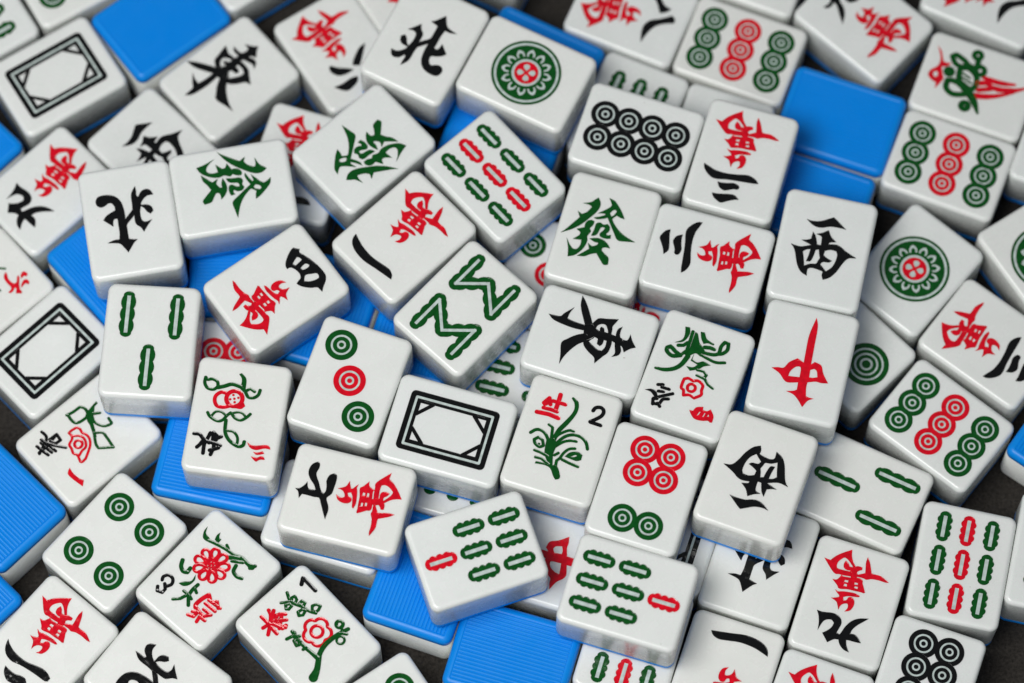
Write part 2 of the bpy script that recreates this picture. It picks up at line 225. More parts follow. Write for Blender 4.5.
"orchid":[["character",[["r","s",[-1061,668,-666,705,-324,670],[111],0],["r","s",[-899,870,-662,882,-432,869],[99],0],["r","s",[-936,1034,-808,1250,-712,1041],[99],0],["r","s",[-894,999,-667,1184,-245,1184],[99],0],["r","s",[-498,1462,-489,1241,-497,934],[111],0]]],["numeral",[["k","s",[679,1263,720,1372,822,1430,943,1427,1021,1324,993,1172,860,1018,697,867,706,857,1063,850],[93],0]]],["stem",[["g","s",[-64,1473,77,1358,141,1154,109,921,-28,590,-174,289,-255,-24],[70,105,99,99,116,116,99],0],["g","s",[-1038,-73,-903,72,-733,104,-555,18,-387,-183],[81],0],["g","s",[-547,370,-405,304,-332,-70],[76],0],["g","s",[-223,-130,-182,73,-28,250,143,375,289,390],[70],0],["g","s",[-155,-299,-55,-45,118,169,354,277,600,260,790,131,894,-58],[81],0],["g","s",[-128,-290,72,-67,277,46,477,78],[70],0],["g","s",[-732,-610,-532,-625,-273,-685],[76],0],["g","s",[-631,-831,-441,-818,-164,-934],[76],0],["g","s",[81,-951,58,-737,153,-612],[76],0],["g","s",[131,-635,208,-404,335,-237,508,-166],[70],0],["g","s",[226,-652,480,-697,774,-729],[81],0],["g","s",[-64,-586,36,-475],[70],0],["g","p",[[-469,-114,-241,-25,-105,-219,-123,-542,-33,-924,135,-933,307,-1194,311,-1303,212,-1366,103,-1259,-51,-1056,-264,-998,-581,-1036,-572,-970,-341,-944,-128,-954,-382,-625]]],["g","s",[-855,-269,-742,-153,-587,-215,-505,-379,-614,-461,-787,-390],[76],1],["g","d",[-659,-365],[41]],["g","p",[[276,-525,399,-343,639,-250,793,-312,802,-483,675,-555,494,-550],[439,-473,585,-363,653,-389,557,-466]]]]]],
"chrysanthemum":[["flower",[["r","s",[266,733,289,661,260,588,188,534,97,506,17,503,-30,527,-38,578,-10,652,47,726,123,776,203,778],[81],1],["r","s",[371,356,340,286,271,247,180,250,93,284,31,332,11,380,39,425,109,464,201,487,291,478,353,430],[81],1],["r","s",[200,-2,131,-38,52,-25,-14,34,-57,116,-72,191,-56,241,-5,258,74,245,159,205,221,142,236,66],[81],1],["r","s",[-166,-174,-242,-159,-293,-99,-304,-13,-282,78,-244,146,-198,174,-148,156,-97,97,-60,12,-55,-75,-94,-143],[81],1],["r","s",[-557,-80,-604,-20,-603,57,-554,132,-478,189,-403,218,-350,211,-324,166,-325,88,-353,-1,-407,-72,-482,-101],[81],1],["r","s",[-790,237,-787,313,-734,373,-648,400,-552,397,-476,373,-440,334,-451,283,-504,224,-583,172,-672,150,-747,174],[81],1],["r","s",[-756,630,-703,686,-624,700,-540,667,-470,605,-429,539,-427,487,-469,454,-548,440,-643,449,-724,488,-766,554],[81],1],["r","s",[-470,913,-392,923,-323,884,-282,807,-270,715,-283,638,-316,596,-370,597,-439,636,-504,702,-540,783,-528,860],[81],1],["r","s",[-66,954,0,913,26,840,6,754,-46,676,-107,624,-159,612,-200,646,-226,719,-231,812,-205,896,-145,948],[81],1],["r","p",[[-53,543,-6,469,7,385,-13,301,-65,233,-140,189,-227,176,-313,197,-384,249,-431,322,-445,407,-424,490,-372,559,-297,603,-210,616,-124,595],[-323,463,-322,506,-278,503,-279,460],[-156,452,-155,495,-110,492,-111,449],[-159,289,-158,332,-114,329,-115,286],[-326,300,-326,343,-281,340,-282,297],[-241,376,-240,419,-196,416,-197,373],[-238,500,-237,543,-193,540,-194,497],[-244,251,-243,295,-199,292,-200,249]]]]],["stem",[["g","p",[[-1217,1259,-1195,1089,-1075,913,-903,901,-790,978,-937,1036,-1109,1071]]],["g","s",[-864,959,-578,1048,-269,1112,65,1150,350,1239,645,1219,817,1231],[81,95,88,81,115,95,149],0],["g","p",[[-768,1398,-784,1266,-737,1119,-577,1096,-586,1253,-685,1260]]],["g","s",[-315,1235,-193,1179],[75],0],["g","s",[37,983,362,1226],[115],0],["g","s",[183,950,483,1146],[88],0],["g","s",[392,924,461,728,656,667,829,727],[95],0],["g","s",[791,1161,869,1324],[95],0],["g","s",[-1047,-97,-940,-283,-770,-365,-645,-302,-666,-133],[102],0],["g","p",[[-370,-202,-287,-339,-304,-564,-431,-723,-591,-749,-502,-600,-338,-431]]],["g","s",[-91,-375,-109,-624,-53,-854,150,-1093],[88],0],["g","s",[-370,-1275,-206,-1107,-102,-827],[81],0],["g","s",[-298,-839,-53,-831,81,-875],[75],0],["g","s",[-107,-529,63,-611],[75],0]]],["numeral",[["k","s",[-1045,-1283,-952,-1405,-788,-1340,-791,-1194,-933,-1069,-838,-1122,-749,-930,-854,-772,-1041,-778,-1128,-924,-1082,-1031],[83],0]]],["character",[["r","s",[373,-988,313,-901,332,-652,407,-390,532,-474],[109],0],["r","s",[349,-963,641,-1028,763,-1012],[88],0],["r","s",[352,-1331,537,-1259,542,-1070,393,-1156],[88],0],["r","s",[731,-1319,687,-1126,907,-1116],[88],0],["r","s",[620,-861,926,-844,762,-1060],[88],0],["r","s",[515,-676,943,-667],[88],0],["r","s",[531,-522,997,-480],[88],0],["r","s",[679,-484,767,-382,947,-524],[88],0]]]],
"plum":[["numeral",[["k","s",[985,1411,1166,1538,1174,1521,1176,946],[102],0]]],["flower",[["r","s",[621,-452,590,-491,552,-522,507,-544,459,-556,410,-557,362,-546,316,-521,277,-524,233,-553,186,-568,136,-572,88,-565,42,-548,2,-520,-32,-485,-57,-442,-73,-395,-77,-344,-67,-292,-81,-254,-122,-222,-150,-181,-169,-134,-176,-85,-173,-35,-160,13,-137,58,-105,96,-65,126,-19,147,32,154,63,180,82,230,112,271,149,304,193,327,241,340,290,343,338,335,383,316,423,287,456,249,478,201,511,179,563,177,611,162,652,135,687,100,713,59,730,12,737,-38,732,-88,717,-136,692,-180,654,-217,643,-256,657,-307,656,-358,644,-407],[81],1],["r","c",[287,-120],[197,81]]]],["stem",[["g","s",[456,1524,354,1285,384,1067,510,806,564,566,676,366],[81],0],["g","s",[77,1401,337,1215],[75],0],["g","s",[450,1291,558,1261,526,1125,395,1080,357,1187],[75],1],["g","s",[60,1131,141,1246,262,1181,264,1083,110,1061],[75],1],["g","s",[482,975,625,984,652,864,510,806],[75],1],["g","s",[215,678,272,791,428,764,490,659,325,600],[75],1],["g","s",[660,523,753,627,886,574,949,444,807,386,676,390],[75],1],["g","s",[-834,-1192,-565,-1068,-322,-872,-125,-727,182,-636,538,-639,849,-693,1089,-751],[224,149,136,122,122,115,109,95],0],["g","s",[-293,-805,-321,-497,-352,-232,-337,84,-299,427],[122,102,95,95,95],0],["g","c",[986,-442],[112,88]],["g","c",[651,-862],[129,61]],["g","s",[813,-683,936,-845],[81],0],["g","s",[965,-564,873,-691],[68],0],["g","s",[-606,359,-390,299],[81],0],["g","s",[-469,161,-524,-25,-428,-67,-337,84],[75],1],["g","s",[-385,280,-232,151],[88],0],["g","s",[-273,355,-387,178],[88],0],["g","s",[-450,-267,-338,-292],[75],0]]],["character",[["r","s",[-379,1494,-445,1319,-665,1097,-944,884],[95],0],["r","s",[-700,1485,-692,1217,-665,1097],[95],0],["r","s",[-916,1166,-642,1123,-268,1367],[95],0],["r","s",[-710,997,-714,716],[95],0],["r","s",[-406,1187,-214,1150,-68,1013],[95],0],["r","s",[-510,1095,-170,848],[95],0],["r","s",[-311,1193,-494,937,-368,678],[95],0],["r","s",[-212,1053,-537,788],[95],0],["r","s",[-580,1017,-464,720,-310,718],[95],0]]]],
"bird":[["bird_head",[["r","p",[[938,1668,790,1507,581,1401,452,1302,478,1068,341,1154,254,1330,21,1234,-151,1139,-385,1211,-582,1294,-386,1322,-320,1530,-185,1668,12,1640,198,1479,401,1434,630,1491],[-98,1548,31,1479,7,1378,-128,1352,-221,1433]]]]],["bird_tail",[["r","s",[374,-138,345,-445,384,-877,485,-1253],[81,115,102,48],0],["r","s",[90,-45,203,-343,105,-523,138,-883],[109],0],["r","s",[-149,-124,38,-508],[102],0],["r","s",[88,-751,195,-1087,295,-1351,494,-1658],[102,115,88,41],0],["r","s",[-395,-74,-288,-466,-89,-883,196,-1309],[122,115,81,48],0]]],["bird_body",[["g","c",[161,1027],[102,115]],["g","s",[755,1104,861,990,764,697,605,458,486,717,546,942],[109],1],["g","s",[431,699,512,428,323,106,-15,13,-268,135,-159,393,-31,603,227,688],[115],1],["g","s",[271,572,174,280],[48],0],["g","s",[111,556,3,186],[48],0],["g","s",[-36,508,-151,210],[48],0],["g","c",[1085,288],[129,102]],["g","s",[946,217,668,181],[115],0],["g","c",[558,34],[153,102]],["g","p",[[702,640,692,338,594,157,336,73,482,344]]],["g","s",[-175,983,-451,947,-603,693,-527,383,-415,197,-196,492,-118,778],[115],1],["g","s",[-196,492,-390,131,-658,-142,-987,-361],[102,170,136,54],0],["g","c",[-887,135],[122,115]]]]],
"season":[["character",[["r","p",[[21,1033,108,1018,247,950,417,946,530,988,544,1087,411,1217,391,1278,501,1234,625,1122,815,1001,919,1005,957,951,842,823,711,940,642,919,708,798,708,687,640,653,636,745,567,835,365,832,186,855,73,924]]],["r","p",[[533,1297,449,1343,382,1464,433,1534,556,1546,590,1473,530,1433,524,1371]]],["r","p",[[792,1086,703,1181,648,1315,696,1409,807,1408,867,1337,792,1309,760,1245,783,1160]]]]],["stem",[["g","s",[-368,403,-334,776,-246,972,-104,1102],[68],0],["g","s",[-224,286,238,357,394,475],[75],0]]]]}
DOTS = {"dot3":[5.35,"b",[["g",-730,1206],["r",-59,114],["g",633,-958]]],"dot4":[4.85,"b",[["g",-666,982],["g",-682,-981],["g",656,-1006],["g",666,965]]],"dot6":[4.65,"a",[["r",-476,1313],["r",398,1299],["r",-453,502],["r",396,485],["g",-493,-1140],["g",396,-1145]]],"dot8":[4.4,"a",[["k",479,1299],["k",480,467],["k",466,-361],["k",444,-1187],["k",-399,1305],["k",-403,484],["k",-409,-340],["k",-431,-1164]]],"dot9":[4.45,"a",[["g",852,1198],["g",87,1232],["g",-677,1264],["r",825,-20],["r",41,9],["r",-725,36],["g",775,-1237],["g",12,-1213],["g",-747,-1163]]]}
STICKS = {"bam3":[16.5,4.7,3,[["g",-844,927],["g",787,853],["g",-67,-906]]],"bam7":[10.6,5.0,4,[["g",906,1170],["g",838,-26],["g",107,1198],["g",77,-1],["g",-662,1200],["g",-707,-1],["r",41,-1175]]],"bam9":[10.3,4.7,4,[["g",-819,1181],["r",-31,1162],["g",753,1159],["g",-829,19],["r",-31,20],["g",741,-19],["g",-858,-1175],["r",-74,-1185],["g",710,-1175]]]}
CURVE_DEPTH, FAT, SWELL = 0.2, 1.36, 0.08     # paint doming, pen width factor and outline swell in mm

def smooth(pts, closed):
    """Catmull-Rom through the points, kept sharp where the outline turns hard"""
    n = len(pts)
    if n < 4: return pts
    def corner(i):
        if not closed and i in (0, n-1): return True
        a, b, c = pts[i-1], pts[i], pts[(i+1) % n]
        u, v = (b[0]-a[0], b[1]-a[1]), (c[0]-b[0], c[1]-b[1])
        d = math.hypot(*u) * math.hypot(*v)
        return d < 1e-9 or (u[0]*v[0] + u[1]*v[1]) / d < 0.5
    cn = [corner(i) for i in range(n)]
    out = []
    for i in range(n if closed else n-1):
        j = (i+1) % n
        p1, p2 = pts[i], pts[j]
        p0 = (2*p1[0]-p2[0], 2*p1[1]-p2[1]) if cn[i] else pts[i-1]
        p3 = (2*p2[0]-p1[0], 2*p2[1]-p1[1]) if cn[j] else pts[(j+1) % n]
        m = 4 if math.dist(p1, p2) > 0.9 else 2
        for k in range(m):
            t = k / m
            out.append(tuple(0.5*((2*p1[a]) + (p2[a]-p0[a])*t + (2*p0[a]-5*p1[a]+4*p2[a]-p3[a])*t*t
                                  + (3*p1[a]-p0[a]-3*p2[a]+p3[a])*t**3) for a in (0, 1)))
    if not closed: out.append(pts[-1])
    return out

def stroke(pts, ws, closed):
    """pieces of a pen stroke, cut at its sharp corners; a smooth closed one is a single ring"""
    n = len(pts)
    def sharp(i):
        a, b, c = pts[i-1], pts[i], pts[(i+1) % n]
        u, v = (b[0]-a[0], b[1]-a[1]), (c[0]-b[0], c[1]-b[1])
        d = math.hypot(*u) * math.hypot(*v)
        return d > 1e-9 and (u[0]*v[0] + u[1]*v[1]) / d < 0.45
    def width(i):
        u = i / max(n-1, 1) * (len(ws)-1); k = min(int(u), max(len(ws)-2, 0))
        return ws[0] if len(ws) == 1 else ws[k] + (ws[k+1]-ws[k]) * (u-k)
    cuts = [i for i in range(n) if (closed or 0 < i < n-1) and sharp(i)]
    if closed:
        if not cuts: return [pen(pts, ws, True)]
        runs = []
        if len(cuts) == 1: cuts.append(cuts[0] + n//2)
        for a, b in zip(cuts, cuts[1:] + [cuts[0] + n]): runs.append([k % n for k in range(a, b+1)])
    else:
        cuts = [0] + cuts + [n-1]
        runs = [list(range(a, b+1)) for a, b in zip(cuts, cuts[1:])]
    return [pen([pts[k] for k in r], [width(k) for k in r] if len(ws) > 1 else ws, False) for r in runs]

def pen(pts, ws, closed):
    """a smooth pen stroke as (centre line, half widths, closed)"""
    n0 = len(pts)
    P = smooth(pts, closed) if n0 > 2 else [(pts[0][0] + (pts[1][0]-pts[0][0])*k/4, pts[0][1] + (pts[1][1]-pts[0][1])*k/4) for k in range(5)]
    n = len(P)
    def w(i):
        if len(ws) == 1: return ws[0] / 2
        u = i / (n-1) * (len(ws)-1); k = min(int(u), len(ws)-2)
        return (ws[k] + (ws[k+1]-ws[k]) * (u-k)) / 2
    return P, [w(i) for i in range(n)], closed

def ridge(bm, P, hw, closed, lift):
    """the domed bead of paint along a pen stroke, with round ends"""
    n = len(P)
    secs = []                                        # (centre, unit normal, half width)
    def tangent(i):
        a = P[i-1] if (closed or i) else P[0]
        b = P[(i+1) % n] if (closed or i < n-1) else P[n-1]
        d = math.dist(a, b) or 1
        return (b[0]-a[0])/d, (b[1]-a[1])/d
    for i in range(n):
        tx, ty = tangent(i)
        secs.append((P[i], (-ty, tx), hw[i]))
    if not closed:
        def ends(i, sg):
            tx, ty = tangent(i)
            return [((P[i][0] + sg*tx*hw[i]*sin(a), P[i][1] + sg*ty*hw[i]*sin(a)), (-ty, tx), hw[i]*max(cos(a), 0.03)) for a in (0.5, 1.0, pi/2)]
        secs = ends(0, -1)[::-1] + secs + ends(n-1, 1)
    rows = []
    for c, nr, h in secs:
        top = min(0.15, 0.36*h)
        rows.append([bm.verts.new((c[0] + nr[0]*u*h, c[1] + nr[1]*u*h, lift + top*(0.25 + 0.75*u*u))) for u in (-1, -0.7, 0, 0.7, 1)])
    out = []
    for a, b in zip(rows, rows[1:] + ([rows[0]] if closed else [])):
        for k in range(4): out.append(bm.faces.new((a[k], a[k+1], b[k+1], b[k])))
    for f in out: f.normal_update()
    if sum(f.normal.z * f.calc_area() for f in out) < 0:
        for f in out: f.normal_flip()
    return out

def ring(c, r, n=40):
    return [(c[0] + r*cos(2*pi*k/n), c[1] + r*sin(2*pi*k/n)) for k in range(n)]

def stick_outline(c, l, w, bulges, ang=0.0):
    pts, n = [], 12 * bulges
    def hw(t):                               # half width of the scalloped stick, t along its length
        return w/2 * (0.74 + 0.26 * abs(sin(pi * bulges * t)) ** 0.8)
    L2 = l/2 - w*0.36
    for k in range(n+1):
        t = k/n; pts.append((hw(t), -L2 + 2*L2*t))
    pts += [(w*0.40*cos(pi*k/8), L2 + w*0.36*sin(pi*k/8)) for k in range(1, 8)]
    for k in range(n+1):
        t = 1 - k/n; pts.append((-hw(t), -L2 + 2*L2*t))
    pts += [(-w*0.40*cos(pi*k/8), -L2 - w*0.36*sin(pi*k/8)) for k in range(1, 8)]
    ca, sa = cos(ang), sin(ang)
    return [(c[0] + ca*x - sa*y, c[1] + sa*x + ca*y) for x, y in pts]

def bar(c, l, w, ang=0.0):
    ca, sa = cos(ang), sin(ang)
    pts = [(-w/2, -l/2), (w/2, -l/2), (w/2, l/2), (-w/2, l/2)]
    return [(c[0] + ca*x - sa*y, c[1] + sa*x + ca*y) for x, y in pts]

def flat_mesh(name, shapes):
    """shapes: (colour, contours in mm, lift, bevel): filled, softly domed paint, joined into one mesh"""
    bm = bmesh.new()
    cols = []
    for col, contours, lift, depth in shapes:
        if col not in cols: cols.append(col)
        if depth == 'pen':
            for f in ridge(bm, *contours, lift): f.material_index = cols.index(col); f.smooth = True
            continue
        cu = bpy.data.curves.new('outline', 'CURVE')
        cu.dimensions, cu.fill_mode = '2D', 'FRONT'
        cu.bevel_depth, cu.bevel_resolution, cu.offset = depth, 2, -depth + (SWELL if depth == CURVE_DEPTH else 0)
        for c in contours:
            c = [q for k, q in enumerate(c) if math.dist(q, c[k-1]) > 0.03]
            sp = cu.splines.new('POLY')
            sp.points.add(len(c) - 1)
            for p, q in zip(sp.points, c): p.co = (q[0], q[1], 0, 1)
            sp.use_cyclic_u = True
        ob = bpy.data.objects.new('outline', cu)
        me = bpy.data.meshes.new_from_object(ob)
        n0, f0 = len(bm.verts), len(bm.faces)
        bm.from_mesh(me)
        bm.verts.ensure_lookup_table(); bm.faces.ensure_lookup_table()
        for v in list(bm.verts)[n0:]: v.co.z = (depth - v.co.z) * (0.55 if depth == CURVE_DEPTH else 0.4) + lift   # hollow: high rim, low middle
        for f in list(bm.faces)[f0:]: f.material_index = cols.index(col); f.smooth = True
        bpy.data.objects.remove(ob); bpy.data.curves.remove(cu); bpy.data.meshes.remove(me)
    for v in bm.verts: v.co *= MM
    out = bpy.data.meshes.new(name)
    bm.to_mesh(out); bm.free()
    for c in cols: out.materials.append(PAINT[c])
    return out

def pairs(flat): return [(flat[i]/100, flat[i+1]/100) for i in range(0, len(flat), 2)]

def traced(design):
    parts, fat = [], FAT * (1.3 if design == 'bird' else 1.0)
    for pname, shapes in TRACED[design]:
        out = []
        for i, s in enumerate(shapes):
            lift = 0.02 + 0.012 * i
            if s[1] == 'p': out.append((s[0], [smooth(pairs(c), True) for c in s[2]], lift, CURVE_DEPTH))
            elif s[1] == 's':
                for m, c in enumerate(stroke(pairs(s[2]), [w/100 * fat for w in s[3]], s[4])):
                    out.append((s[0], c, lift + 0.003*m, 'pen'))
            elif s[1] == 'c':
                c, (r, w) = (s[2][0]/100, s[2][1]/100), (s[3][0]/100, s[3][1]/100 * fat)
                out.append((s[0], (ring(c, r, 28), [w/2]*28, True), lift, 'pen'))
            else: out.append((s[0], [ring((s[2][0]/100, s[2][1]/100), s[3][0]/100, 14)], lift, 0.10))
        parts.append((pname, flat_mesh(pname, out)))
    return parts

CIRCLE = (1.0, 0.66, 0.535, 0.28, 0.155)          # ring edges of a dot, as shares of its radius
CIRCLE_BIG = (1.0, 0.77, 0.68, 0.53, 0.44, 0.29, 0.19)

def dots(lst, r, edges=CIRCLE):
    parts = []
    for i, (col, x, y) in enumerate(lst):
        parts.append(('circle', flat_mesh('circle', [
            (col, [ring((x, y), r*e, 48) for e in edges], 0.02 + 0.006*(i % 9), 0.09), ('w', [ring((x, y), r*0.9, 48)], 0.004, 0.01)])))  # tinted disc underneath: groove shade painted into the pale rings
    return parts

def sticks(lst, l, w, n):
    parts = []
    for col, x, y in lst:
        parts.append(('bamboo_stick', flat_mesh('bamboo_stick', [
            (col, [stick_outline((x, y), l, w, n)], 0.02, CURVE_DEPTH),
            ('w', [bar((x, y), l - w*0.62, w*0.25)], 0.05, 0.04)])))
    return parts

def zigzag():
    parts = []
    for sgn in (1, -1):
        q = [(x, sgn*y) for x, y in ((-8.0, 15.0), (-8.0, 3.9), (0.0, 11.2), (8.0, 3.9), (8.0, 15.0))]
        for a, b in zip(q, q[1:]):
            l = math.dist(a, b); ang = math.atan2(b[1]-a[1], b[0]-a[0]) - pi/2
            c = ((a[0]+b[0])/2, (a[1]+b[1])/2)
            k = len(parts) % 4
            parts.append(('bamboo_stick', flat_mesh('bamboo_stick', [
                ('g', [stick_outline(c, l + 4.6, 4.6, 3, ang)], 0.02 + 0.008*k, CURVE_DEPTH),
                ('w', [bar(c, l + 0.9, 1.0, ang)], 0.13 + 0.008*k, 0.04)])))
    return parts

def one_dot():
    R0 = 11.9
    cs = [ring((0, 0), R0, 72), ring((0, 0), R0*0.925, 72), ring((0, 0), R0*0.855, 72)]
    for k in range(12):
        a = 2*pi*(k + 0.4)/12
        def pt(r, t): return (R0*(r*cos(a) - t*sin(a)), R0*(r*sin(a) + t*cos(a)))
        cs.append([pt(*p) for p in ((0.50, 0.112), (0.61, 0.112), (0.69, 0.065), (0.735, 0.0), (0.69, -0.065), (0.61, -0.112),
                                    (0.50, -0.112), (0.50, -0.062), (0.59, -0.062), (0.645, 0.0), (0.59, 0.062), (0.50, 0.062))])
    cs.append(ring((0, 0), R0*0.42, 60))
    disc = [ring((0, 0), R0*0.345, 60)]
    for k in range(4):
        a = pi/2*k + 0.35
        def pt(r, t): return (R0*(r*cos(a) - t*sin(a)), R0*(r*sin(a) + t*cos(a)))
        disc.append(smooth([pt(*p) for p in ((0.055, 0.0), (0.14, 0.075), (0.22, 0.085), (0.265, 0.0), (0.22, -0.085), (0.14, -0.075))], True))
    return [('outer_wheel', flat_mesh('outer_wheel', [('g', cs, 0.02, 0.05), ('w', [ring((0, 0), R0*0.97, 72)], 0.004, 0.01)])),  # tinted disc stands in for shade in the wheel's pale grooves
            ('hub', flat_mesh('hub', [('r', disc, 0.02, 0.07)]))]

def frame():
    def rr(hx, hy, r): return rrect(2*hx, 2*hy, r, 5)
    sh = [('k', [rr(10.4, 15.0, 1.6), rr(8.7, 13.3, 0.5)], 0.02, 0.15),
          ('k', [rr(7.9, 12.5, 0.3), rr(6.8, 11.4, 0.2)], 0.02, 0.12),
          ('w', [rr(8.9, 13.5, 0.5), rr(7.7, 12.3, 0.3)], 0.004, 0.01)]  # gap between the lines tinted as if shaded by engraving
    for sx in (1, -1):
        for sy in (1, -1):
            def q(x, y): return (sx*x, sy*y)
            sh.append(('k', [[q(7.4, 12.0), q(7.4, 6.4), q(6.6, 6.4), q(1.9, 11.2), q(1.9, 12.0)], [q(6.5, 8.3), q(6.5, 11.1), q(3.7, 11.1)]], 0.035, 0.08))
    return [('frame', flat_mesh('frame', sh))]

MADE = {}
def design_parts(d):
    if d in MADE: return MADE[d]
    x3 = (-7.6, 0.0, 7.6)
    if d == 'blank': r = []
    elif d == 'white_dragon': r = frame()
    elif d == 'dot1': r = one_dot()
    elif d == 'dot2': r = dots([('g', 0, 10.0), ('g', 0, -10.0)], 7.6, CIRCLE_BIG)
    elif d == 'dot3': r = dots([('g', -6.8, 10.9), ('r', 0, 0), ('g', 6.8, -10.8)], 5.35)
    elif d == 'dot4': r = dots([('g', x, y) for x in (-6.7, 6.7) for y in (-9.8, 9.8)], 4.95)
    elif d == 'dot5': r = dots([('g', x, y) for x in (-7.0, 7.0) for y in (-9.5, 9.5)] + [('r', 0, 0)], 4.5)
    elif d == 'dot6': r = dots([('r', x, y) for y in (12.3, 4.1) for x in (-4.4, 4.4)] + [('g', x, -12.2) for x in (-4.4, 4.4)], 4.8)
    elif d == 'dot8': r = dots([('k', x, y) for y in (12.4, 4.15, -4.15, -12.4) for x in (-4.4, 4.4)], 4.85)
    elif d == 'dot9': r = dots([(c, x, y) for c, y in (('g', 12.2), ('r', 0.0), ('g', -12.2)) for x in x3], 4.7)
    elif d == 'bam3': r = sticks([('g', -8.1, 9.0), ('g', 8.1, 9.0), ('g', 0, -9.2)], 16.0, 4.8, 3)
    elif d == 'bam6': r = sticks([('g', x, y) for y in (8.0, -8.0) for x in (-7.9, 0, 7.9)], 11.5, 5.0, 3)
    elif d == 'bam7': r = sticks([('g', x, y) for y in (12.0, 0) for x in (-7.9, 0, 7.9)] + [('r', 0, -11.9)], 10.6, 5.0, 3)
    elif d == 'bam8': r = zigzag()
    elif d == 'bam9': r = sticks([(c, x, y) for y in (11.8, 0, -11.8) for c, x in (('g', -7.9), ('r', 0), ('g', 7.9))], 10.4, 4.9, 3)
    elif d.startswith('wan'): r = traced('wan') + traced('n' + d[3:])
    else: r = traced(d)
    MADE[d] = r
    return r


# ---------------------------------------------------------------- the table
def make_table():
    bm = bmesh.new()
    n, s = 2, 3.0
    bmesh.ops.create_grid(bm, x_segments=n, y_segments=n, size=s)
    me = bpy.data.meshes.new('table_surface'); bm.to_mesh(me); bm.free()
    me.materials.append(CLOTH)
    o = bpy.data.objects.new('table_surface', me); C.objects.link(o)
    o['kind'] = 'structure'
make_table()

# ---------------------------------------------------------------- the tiles
def tile(design, x, y, yaw, layer, flip, label):
    t = bpy.data.objects.new('mahjong_tile', None); C.objects.link(t)
    t.empty_display_size = 0.01
    t['label'], t['category'] = label, 'mahjong tile'
    t['group'] = 'blue mahjong tile backs' if flip else 'white mahjong tiles lying face up'
    z = (layer - 1) * (TD + 0.05) + 0.02
    for name, me in (('white_block', WHITE_BLOCK), ('blue_back', BLUE_BACK)):
        o = bpy.data.objects.new(name, me); C.objects.link(o); o.parent = t
    if not flip:
        for part, me in design_parts(design):
            o = bpy.data.objects.new(part, me); C.objects.link(o); o.parent = t
            o.location = (0, 0, TD * MM)
    t.location = (x * MM, y * MM, z * MM)
    t.rotation_euler = (0, 0, yaw)
    if flip:
        t.rotation_euler = (0, pi, yaw)
        t.location.z += TD * MM
    return t

